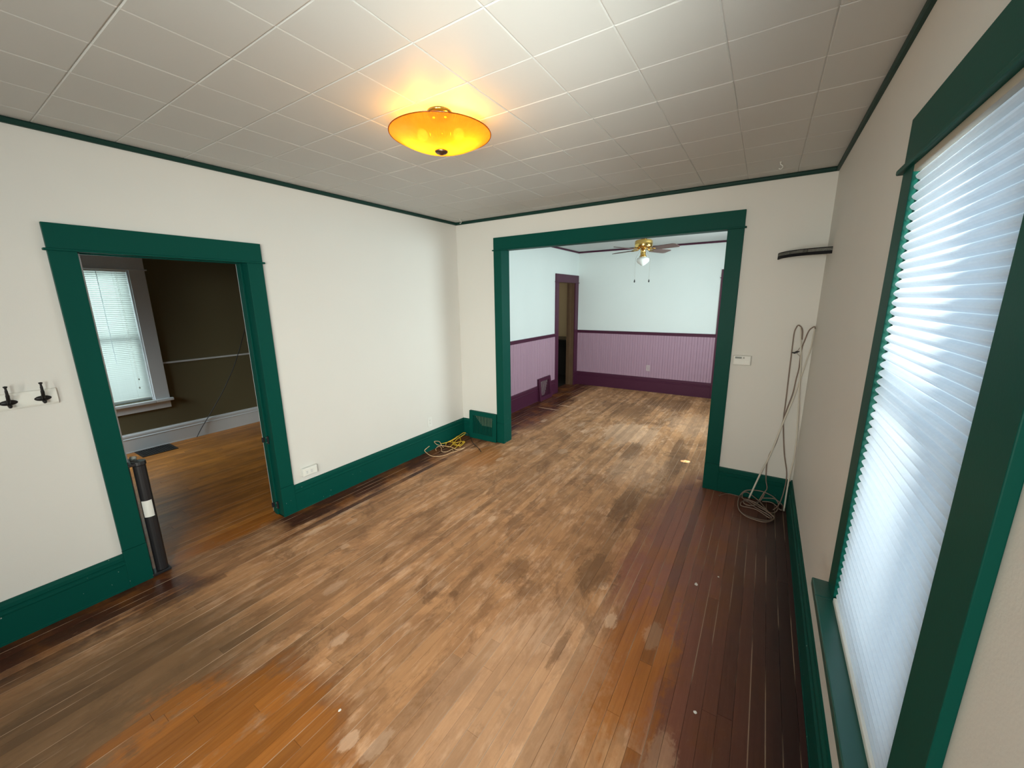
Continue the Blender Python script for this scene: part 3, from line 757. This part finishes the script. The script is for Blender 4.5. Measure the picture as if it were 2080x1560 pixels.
def outlet(name, fn, label, cat, mat=M['white'], vert=True, proud=.005):
    """fn(a, d, b): along the wall, out from the wall, up"""
    root = empty(name, fn(0, 0, 0), label, cat)
    hw, hh = (.035, .0575)
    mb = MB().box(fn(-hw, 0, -hh), fn(hw, proud, hh)); pl = mb.build('cover_plate', mat, root, bevel=.002)
    for s in (-1, 1):
        c = s*.020
        r = MB().box(fn(-.0165, proud-.001, c-.0135), fn(.0165, proud+.002, c+.0135)).build('receptacle', mat, root, bevel=.002)
        for a in (-.006, .006): MB().box(fn(a-.0012, proud+.0015, c-.002), fn(a+.0012, proud+.0024, c+.006)).build('slot', M['dark'], r)
    MB().box(fn(-.003, proud, -.003), fn(.003, proud+.0015, .003)).build('screw', M['grey'], pl, bevel=.001)
    return root
outlet('wall_outlet', lambda a, d, b: (d, -.612+a, .338+b), 'white painted outlet on the left wall above the yellow cord', 'outlet')
outlet('wall_outlet', lambda a, d, b: (1.433+a, FY-.010-d, .444+b), 'pale painted outlet low on the mauve beadboard end wall', 'outlet', M['outlet_mauve'])
def surface_box():
    y0, y1, z0, z1 = -2.141, -2.012, .279, .349
    root = empty('outlet_box', (0, (y0+y1)/2, z0), 'white surface-mounted outlet box lying sideways right of the doorway', 'outlet')
    b = MB().box((0, y0, z0), (.034, y1, z1)).build('box_body', M['white'], root, bevel=.004)
    MB().box((.033, y0+.006, z0+.006), (.037, y1-.006, z1-.006)).build('cover_plate', M['offwhite'], root, bevel=.002)
    for yy in (-2.106, -2.066):
        r = MB().box((.036, yy-.013, z0+.020), (.039, yy+.013, z0+.050)).build('receptacle', M['white'], root, bevel=.002)
        for zz in (z0+.028, z0+.040): MB().box((.0385, yy-.005, zz-.001), (.0395, yy+.003, zz+.001)).build('slot', M['dark'], r)
    MB().lathe([(0, 0), (.004, 0), (.004, .003), (0, .004)], (0, 0, 0), 8).build('screw', M['dark'], root).matrix_local = Matrix.Translation((.037, .048, .036)) @ Matrix.Rotation(PI/2, 4, 'Y')
surface_box()

# ------------------------------------------------------------------ coat rack
def coat_rack():
    E = .0008
    y0, y1, z0, z1 = -3.585, -3.353, 1.205, 1.287
    root = empty('coat_rack', (.0008, (y0+y1)/2, z0), 'white board with two black coat hooks left of the doorway', 'coat rack')
    prof = [(0, 0), (.012, 0), (.016, .006), (.018, .012), (.018, z1-z0-.012), (.016, z1-z0-.006), (.012, z1-z0), (0, z1-z0)]
    MB().prism([(u, v+z0) for u, v in prof], lambda u, v, t: (u+E, t, v), y0, y1).build('board', M['offwhite'], root, bevel=.0012)
    for yy in (-3.518, -3.405):
        zc = 1.243; n = 24
        pl = MB(); vs = []
        for r, d in ((1, .0), (1, .003), (.75, .007), (.4, .009)):
            vs += [(.018+d, yy+.030*r*math.cos(2*PI*j/n), zc+.0135*r*math.sin(2*PI*j/n)) for j in range(n)]
        pl.add(vs, [(i*n+j, i*n+(j+1) % n, (i+1)*n+(j+1) % n, (i+1)*n+j) for i in range(3) for j in range(n)]+[tuple(range(3*n, 4*n))])
        hk = pl.build('hook', M['black_m'], root, smooth=True)
        P = lambda d, z: (.018+d, yy, z)
        MB().tube(spline([P(.004, zc), P(.022, zc+.010), P(.034, zc+.030), P(.040, zc+.058), P(.043, zc+.082)], 5), [.0088]*4+[.0078]*4+[.0070]*5+[.0055]*4+[.0042]*4, 10).build('upper_prong', M['black_m'], hk, smooth=True)
        MB().lathe([(0, .006), (.007, .004), (.008, .001), (.006, -.004), (0, -.006)], P(.043, zc+.084), 14).build('prong_tip', M['black_m'], hk, smooth=True)
        MB().tube(spline([P(.004, zc-.004), P(.020, zc-.016), P(.032, zc-.018), P(.040, zc-.010)], 4), [.0072]*5+[.0066]*4+[.007]*4, 10).build('lower_prong', M['black_m'], hk, smooth=True)
        for s in (-1, 1): MB().lathe([(0, .0), (.004, 0), (.004, .002), (0, .003)], (0, 0, 0), 8).build('screw', M['bronze'], hk).matrix_local = Matrix.Translation(Vector((.0245, yy+.021*s, zc))-wl(hk)) @ Matrix.Rotation(PI/2, 4, 'Y')
coat_rack()

# ------------------------------------------------------------------ floor registers
def register(name, fn, a0, a1, h, d_bot, d_top, mat, damp, label, flip=False, n=17, fw=.22):
    """fn(a, d, z); slanting face from d_bot at the floor to d_top at height h"""
    root = empty(name, fn((a0+a1)/2, 0, 0), label, 'register')
    dz = lambda z: d_bot+(d_top-d_bot)*z/h
    side = [(0, 0), (d_bot, 0), (d_top, h), (0, h)]
    fr = .055
    def slab(x0, x1, z0, z1, out0, out1):
        vs = []
        for z in (z0, z1):
            for x in (x0, x1):
                for o in (out0, out1): vs.append(fn(x, dz(z)+o, z))
        return vs, [(0, 1, 3, 2), (4, 6, 7, 5), (0, 4, 5, 1), (2, 3, 7, 6), (0, 2, 6, 4), (1, 5, 7, 3)]
    mb = MB()
    for x0, x1, z0, z1 in ((a0, a0+fr, 0, h), (a1-fr, a1, 0, h), (a0+fr, a1-fr, 0, fr+.01), (a0+fr, a1-fr, h-fr, h)): mb.add(*slab(x0, x1, z0, z1, -.010, 0))
    mb.build('frame', mat, root, bevel=.0015)
    sd = MB()
    for x in (a0, a1):
        sd.add([fn(x+e, u, v) for e in (0, .003 if x == a0 else -.003) for u, v in ((.0, 0), (d_bot-.002, 0), (d_top-.002, h-.002), (0, h-.002))], [(0, 1, 2, 3), (7, 6, 5, 4), (0, 4, 5, 1), (1, 5, 6, 2), (2, 6, 7, 3), (3, 7, 4, 0)])
    sd.add([fn(x, u, v) for x in (a0, a1) for u, v in ((0, h-.003), (d_top, h-.003), (d_top, h), (0, h))], [(0, 1, 2, 3), (7, 6, 5, 4), (0, 4, 5, 1), (1, 5, 6, 2), (2, 6, 7, 3), (3, 7, 4, 0)])
    sd.build('casing', mat, root)
    MB().add(*slab(a0+.01, a1-.01, .01, h-.01, -d_top+.004, -d_top+.006)).build('back', M['dark'], root)
    w = (a1-a0-2*fr)/n
    for i in range(n):
        x = a0+fr+(i+.5)*w; vs, fs = slab(x-w*fw, x+w*fw, fr+.01, h-fr, -.010, -.001)
        MB().add(vs, fs).build('fin', mat, root)
    ia, ib = a0+fr, a1-fr; zt, zb = h-fr, fr+.01; mid = zb+(zt-zb)*.48
    pts = [(ia+.01, zt), (ib, zt), (ib, mid), (ia+(ib-ia)*.42, mid)] if not flip else [(ia, zt), (ib-.02, zt), (ia+(ib-ia)*.45, zb+.02), (ia, zb+.02)]
    vs = [fn(x, dz(z)-.022, z) for x, z in pts]+[fn(x, dz(z)-.024, z) for x, z in pts]
    MB().add(vs, [(0, 1, 2, 3), (7, 6, 5, 4), (0, 4, 5, 1), (1, 5, 6, 2), (2, 6, 7, 3), (3, 7, 4, 0)]).build('damper', damp, root)
register('floor_register', lambda a, d, z: (a, -d, z), .122, .5400, .352, .050, .030, M['green'], M['tan_board'], 'green-painted slatted heat register beside the wide opening')
register('floor_register', lambda a, d, z: (d, a, z), 1.955, 2.40, .385, .075, .035, M['purple'], M['mauve_grey'], 'purple-painted heat register under the mauve beadboard', flip=True, n=12, fw=.12)
def flat_register():
    x0, x1, y0, y1 = -2.968, -2.675, -2.50, -2.17
    root = empty('floor_grate', ((x0+x1)/2, (y0+y1)/2, 0), 'black flat floor grate under the side room window', 'register')
    mb = MB()
    for a in ((x0, x0+.03, y0, y1), (x1-.03, x1, y0, y1), (x0+.03, x1-.03, y0, y0+.03), (x0+.03, x1-.03, y1-.03, y1)): mb.box((a[0], a[2], 0), (a[1], a[3], .006))
    mb.build('frame', M['black_m'], root); MB().box((x0+.02, y0+.02, .0003), (x1-.02, y1-.02, .001)).build('back', M['dark'], root)
    n = 12
    for i in range(n):
        y = y0+.03+(i+.5)*(y1-y0-.06)/n; MB().box((x0+.03, y-.005, .001), (x1-.03, y+.005, .005)).build('bar', M['black_m'], root)
flat_register()

# ------------------------------------------------------------------ retractable gate and its catches
def gate():
    x, yj = -.010, D1[0]-.005
    root = empty('retractable_gate', (x, yj+.05, 0), 'black rolled-up retractable gate standing at the left jamb', 'gate')
    yc = yj+.060
    MB().tube([(x, yc, .025), (x, yc, .745)], .031, 20).build('mesh_roll', M['black'], root, smooth=False)
    MB().tube([(x, yc, .745), (x, yc, .752), (x, yc, .772)], [.033, .036, .034], 20).build('top_cap', M['black'], root)
    MB().box((x-.11, yj+.001, .752), (x+.030, yc+.010, .768)).build('top_bracket', M['black'], root, bevel=.004)
    MB().box((x-.038, yj+.001, .004), (x+.036, yc+.036, .022)).build('bottom_bracket', M['black'], root, bevel=.003)
    MB().tube([(x-.065, yc-.015, .768), (x-.065, yc-.015, .782), (x-.04, yc, .786)], .010, 10).build('lock_lever', M['grey'], root, smooth=True)
    MB().box((x-.006, yj+.002, .022), (x+.010, yj+.012, .752)).build('wall_strip', M['black'], root, bevel=.002)
    n = 10; mb = MB(); vs = []
    for z in (.405, .515):
        for i in range(n+1):
            q = math.radians(-70+i*10); vs.append((x+.0316*math.cos(q), yc+.0316*math.sin(q), z))
    mb.add(vs, [(i, i+1, n+2+i, n+1+i) for i in range(n)]); mb.build('paper_label', M['white'], root)['label'] = 'white paper label'
gate()
for zc, lab in ((.650, 'upper black gate catch on the right jamb of the doorway'), (.085, 'lower black gate catch on the right jamb near the floor')):
    yj = D1[1]+.005
    root = empty('gate_catch', (-.085, yj, zc), lab, 'gate catch')
    b = MB().box((-.112, yj-.012, zc-.032), (-.056, yj, zc+.032)).build('body', M['black'], root, bevel=.003)
    MB().box((-.108, yj-.034, zc-.020), (-.096, yj-.010, zc+.020)).build('hook_arm', M['black'], root, bevel=.003)
    for k in (-.02, .02): MB().box((-.076, yj-.0135, zc+k-.003), (-.070, yj-.0115, zc+k+.003)).build('screw', M['grey'], b)

# ------------------------------------------------------------------ cords, cable, rods
def fl(u, v, z):
    p = sight(u, v, 2, z)
    if p.x < .036: p = sight(u, v, 0, .040); p.z = max(p.z, z)
    if p.y > -.05 and p.x < 1: p.y = -.05
    return p
def cz(pts, z): return [fl(850+a*.07212, 860+b*.07212, (z if len(q) < 1 else q[0])) for a, b, *q in pts]
def yellow_cord():
    base = sight(905, 908, 2, 0)
    root = empty('extension_cord', (.16, -.50, 0), 'yellow and tan extension cord tangled on the floor in the left corner', 'cord')
    A = [(310,640,.02),(180,750,.008),(210,810,.006),(380,920,.006),(700,910,.006),(960,810,.006),(1180,750,.008),(1300,680,.012),(1100,740,.02),(900,660,.022),(560,610,.02),(450,530,.02),(480,505,.02),(590,515,.02),(640,600,.012),(700,680,.008)]
    B = [(630,570,.01),(760,550,.012),(1000,450,.04),(1250,275,.07),(1330,275,.075),(1200,370,.05),(1080,450,.03),(980,570,.015),(880,660,.012),(780,640,.01)]
    C = [(770,615,.008),(800,540,.02),(960,460,.04),(1100,365,.05),(1140,370,.04),(1190,480,.02),(1150,570,.016),(1040,690,.012),(960,700,.01)]
    D = [(960,460,.03),(980,530,.016),(1080,540,.012),(1200,500,.012),(1240,560,.010),(1120,620,.010),(1000,600,.010),(960,540,.012)]
    E = [(500,770,.006),(490,710,.010),(560,650,.014),(640,680,.014),(660,790,.008),(800,800,.006),(900,750,.010),(960,730,.012),(980,820,.006)]
    def strand(q, mat, r=.0042):
        pts = spline(cz(q, .01), 6)
        for p in pts: p.z = max(p.z, r+.0005); p.x = max(p.x, .030)
        return MB().tube(pts, r, 7).build('cord_strand', mat, root, smooth=True)
    strand(A, M['tan_cord']); strand(B, M['yellow']); strand(C, M['yellow']); strand(D, M['yellow'], .0045); strand(E, M['tan_cord'], .0036)
    strand([(700,560,.01),(900,520,.012),(1060,590,.010),(1180,640,.012),(1290,545,.016)], M['yellow'])
    MB().box(fl(942, 898, .012)-Vector((.014, .010, .010)), fl(942, 898, .012)+Vector((.014, .010, .012))).build('plug', M['yellow'], root, bevel=.004)
    k = [(1330,275,.07),(1400,310,.055),(1470,420,.02),(1540,560,.006),(1640,650,.005),(1720,730,.005),(1760,800,.005)]
    pts = spline(cz(k, .01), 6)
    for p in pts: p.z = max(p.z, .004)
    MB().tube(pts, .0035, 6).build('cord_strand', M['black'], root, smooth=True)['label'] = 'black end of the cord'
yellow_cord()

def cable():
    root = empty('cable', (3.36, -.15, 0), 'brown cable hung in two loops in the right corner and coiled on the floor', 'cable')
    yb = -.030
    def hang(px, ys=None):
        out = []
        for i, (u, v) in enumerate(px):
            p = sight(u, v, 1, yb if ys is None else ys[i])
            if p.x > W-.012: p = sight(u, v, 0, W-.012)
            out.append(p)
        return out
    LA = hang([(1629,690),(1630,672),(1627,664),(1621,661),(1616,668),(1613,677),(1610,700),(1607,723),(1601,773),(1596,815),(1592,845),(1591,866),(1593,921),(1598,965)])
    LA += [Vector((3.440, -.05, .12)), Vector((3.415, -.10, .03)), Vector((3.38, -.16, .006))]
    LB = hang([(1656,668),(1655,664),(1651,665),(1643,672),(1635,690),(1628,710),(1623,747),(1617,770),(1610,800),(1596,838),(1576,900),(1564,921),(1557,946),(1556,975)])
    LB += [sight(1558, 992, 1, -.05), sight(1551, 1002, 1, -.08), sight(1542, 1016, 1, -.13)]
    for L in (LA, LB): MB().tube(spline(L, 6), .0042, 8).build('hanging_loop', M['cable'], root, smooth=True)
    def coil(px, z0, r=.0044):
        pts = []
        for i, (a, b) in enumerate(px):
            u, v = 1400+a*.1346, 900+b*.1346
            p = sight(u, v, 2, z0+.004*math.sin(i*1.7)+.004)
            if p.y > -.032: p = sight(u, v, 1, -.032); p.z = max(p.z, .006)
            if p.x > W-.03: p.x = W-.03
            pts.append(p)
        pts = spline(pts, 6)
        for p in pts: p.z = max(p.z, r+.0005); p.y = min(p.y, -.030)
        MB().tube(pts, r, 8).build('coil_strand', M['cable'], root, smooth=True)
    coil([(760,800),(810,740),(880,710),(1000,712),(1100,730),(1200,770),(1280,820),(1330,880),(1345,940),(1330,1010),(1280,1050),(1200,1040),(1080,900),(950,790),(870,740),(810,755),(800,800),(830,850),(940,880),(1060,880),(1140,760)], .010)
    coil([(740,880),(735,950),(770,1030),(860,1090),(1000,1140),(1120,1165),(1210,1165),(1250,1140),(1190,1080),(1000,970),(870,880),(800,880),(775,920),(800,950),(1000,1000),(1150,1090),(1220,1130),(1270,1090)], .006)
    coil([(760,800),(735,900),(755,1010),(860,1105),(1000,1160),(1120,1190),(1230,1175),(1280,1120),(1200,1050),(1050,960),(900,870)], .014)
    coil([(1060,860),(1000,930),(900,940),(820,900),(860,850),(1000,900),(1160,1010),(1250,1090)], .018)
    coil([(1100,830),(1280,840),(1380,910),(1410,960),(1380,1010),(1250,900),(1100,880)], .006)
    coil([(440,800),(500,775),(600,765),(740,800),(860,850)], .004, .0028)
cable()
def rod(px, y0, y1, label, r0):
    pts = []
    for i, (u, v) in enumerate(px):
        t = i/(len(px)-1); y = y0+(y1-y0)*t; p = sight(u, v, 1, y)
        if p.x > W-.016: p = sight(u, v, 0, W-.016)
        pts.append(p)
    pts[-1].z = r0
    o = MB().tube(spline(pts, 5), [r0*.62+(r0*.38)*min(1, i/(5*(len(px)-1))) for i in range(5*(len(px)-1)+1)], 8)
    b = tuple(pts[-1]); return thing_mesh(o, 'rod', M['rod'], (b[0], b[1], 0), label, 'rod', smooth=True)
rod([(1626,664),(1627,723),(1624,782),(1621,840),(1617,900),(1611,938),(1602,976),(1592,1039)], -.050, -.135, 'thin off-white rod standing in the right corner, nearest the window wall', .0062)
rod([(1655,668),(1647,707),(1638,733),(1630,757),(1621,783),(1610,813),(1592,855),(1564,925),(1547,957),(1521,1012)], -.045, -.050, 'thin off-white rod slanting across the corner with its foot in the coiled cable', .0070)
def nail():
    root = empty('wall_hook', tuple(sight(1612, 716, 1, -.002)), 'black twisted tie on a nail holding the hanging cable', 'hook')
    p = [sight(1608, 716, 1, -.034), sight(1614, 717, 1, -.036), sight(1618, 715, 1, -.037), sight(1624, 714, 1, -.034)]
    MB().tube(p, [.0025, .007, .008, .003], 8).build('twist_tie', M['black'], root, smooth=True)
    MB().tube([sight(1614, 716, 1, .0), sight(1614, 716, 1, -.036)], .0022, 6).build('nail', M['black_m'], root)
    MB().tube([sight(1618, 715, 1, -.036), sight(1625, 706, 1, -.034)], .0018, 6).build('tie_end', M['cable'], root)
    MB().tube([sight(1618, 717, 1, -.036), sight(1625, 724, 1, -.034)], .0018, 6).build('tie_end', M['cable'], root)
nail()
def side_cord():
    q = [sight(u, v, 0, XS+.03) for u, v in ((503, 655), (497, 671), (489, 700), (475, 745), (462, 775), (450, 800), (436, 825), (420, 852))]
    q += [sight(408, 872, 0, XS+.04), sight(400, 888, 2, .006)]
    q[-1].z = .006
    thing_mesh(MB().tube(spline(q, 5), .0045, 7), 'power_cord', M['black'], (q[-1].x, q[-1].y, 0), 'black cord hanging down the dark side room wall to the floor', 'cord', smooth=True)
side_cord()

# small white hooks in the ceiling
for (hx, hy), lab in (((3.142, -.350), 'small white hook in the ceiling near the right corner'), ((.179, -.140), 'small white hook in the ceiling near the left corner')):
    z = H
    pts = spline([(hx, hy, z), (hx, hy, z-.016), (hx+.010, hy, z-.024), (hx+.014, hy, z-.036), (hx+.004, hy, z-.046), (hx-.008, hy, z-.040)], 5)
    thing_mesh(MB().tube(pts, .0026, 8).lathe([(0, 0), (.007, 0), (.007, -.003), (0, -.004)], (hx, hy, z), 12), 'ceiling_hook', M['white'], (hx, hy, z), lab, 'hook', smooth=True)

# dark table seen through the purple doorway
def dark_table():
    x0, x1, y0, y1, zt = -1.05, -.20, 3.80, 4.45, .875
    root = empty('table', ((x0+x1)/2, (y0+y1)/2, 0), 'black table just inside the purple doorway', 'table')
    MB().box((x0, y0, zt-.03), (x1, y1, zt)).build('table_top', M['cabinet'], root, bevel=.004)
    MB().box((x0+.04, y0+.05, zt-.10), (x1-.04, y1-.05, zt-.03)).build('apron', M['cabinet'], root)
    for a in (x0+.05, x1-.05):
        for b in (y0+.06, y1-.06): MB().tube([(a, b, 0), (a, b, .3), (a, b, zt-.03)], [.016, .020, .026], 10).build('leg', M['cabinet'], root, smooth=True)
    MB().box((x0+.03, y1-.08, .0), (x1-.03, y1-.06, zt-.03)).build('under_table_shade', M['cabinet'], root)  # dark sheet standing for the shade below the table top
dark_table()

# paint flakes lying on the dark boards
for (u, v, s), lab in (((1414, 1187, .013), 'largest white paint flake on the dark boards'), ((1459, 1172, .006), 'small white flake right of the largest flake'), ((1412, 1447, .008), 'curled white flake on the dark boards in the foreground'), ((690, 1443, .007), 'pale flake on the orange boards in the foreground')):
    p = sight(u, v, 2, .0); mb = MB(); n = 7
    ring = [(p.x+s*rnd.uniform(.6, 1.1)*math.cos(2*PI*i/n), p.y+s*rnd.uniform(.7, 1.3)*math.sin(2*PI*i/n)) for i in range(n)]
    mb.add([(a, b, .0004) for a, b in ring]+[(a*.9+p.x*.1, b*.9+p.y*.1, .0022+rnd.uniform(0, .001)) for a, b in ring], [tuple(range(n-1, -1, -1)), tuple(range(n, 2*n))]+[(i, (i+1) % n, n+(i+1) % n, n+i) for i in range(n)])
    thing_mesh(mb, 'paint_flake', M['flake'], (p.x, p.y, 0), lab, 'flake')

# narrow spot lamp standing in for a sun fleck on the next room's floor
sp = bpy.data.lights.new('sun_pencil', 'SPOT'); sp.energy = 4200; sp.color = (1, .93, .72); sp.spot_size = math.radians(1.25); sp.spot_blend = .2; sp.shadow_soft_size = .004
so = bpy.data.objects.new('sun_pencil', sp); COL.objects.link(so)
tgt = sight(1392, 937, 2, 0); so.location = Vector((W+1.2, 1.35, 2.25)); so.rotation_euler = (tgt-so.location).to_track_quat('-Z', 'Y').to_euler()
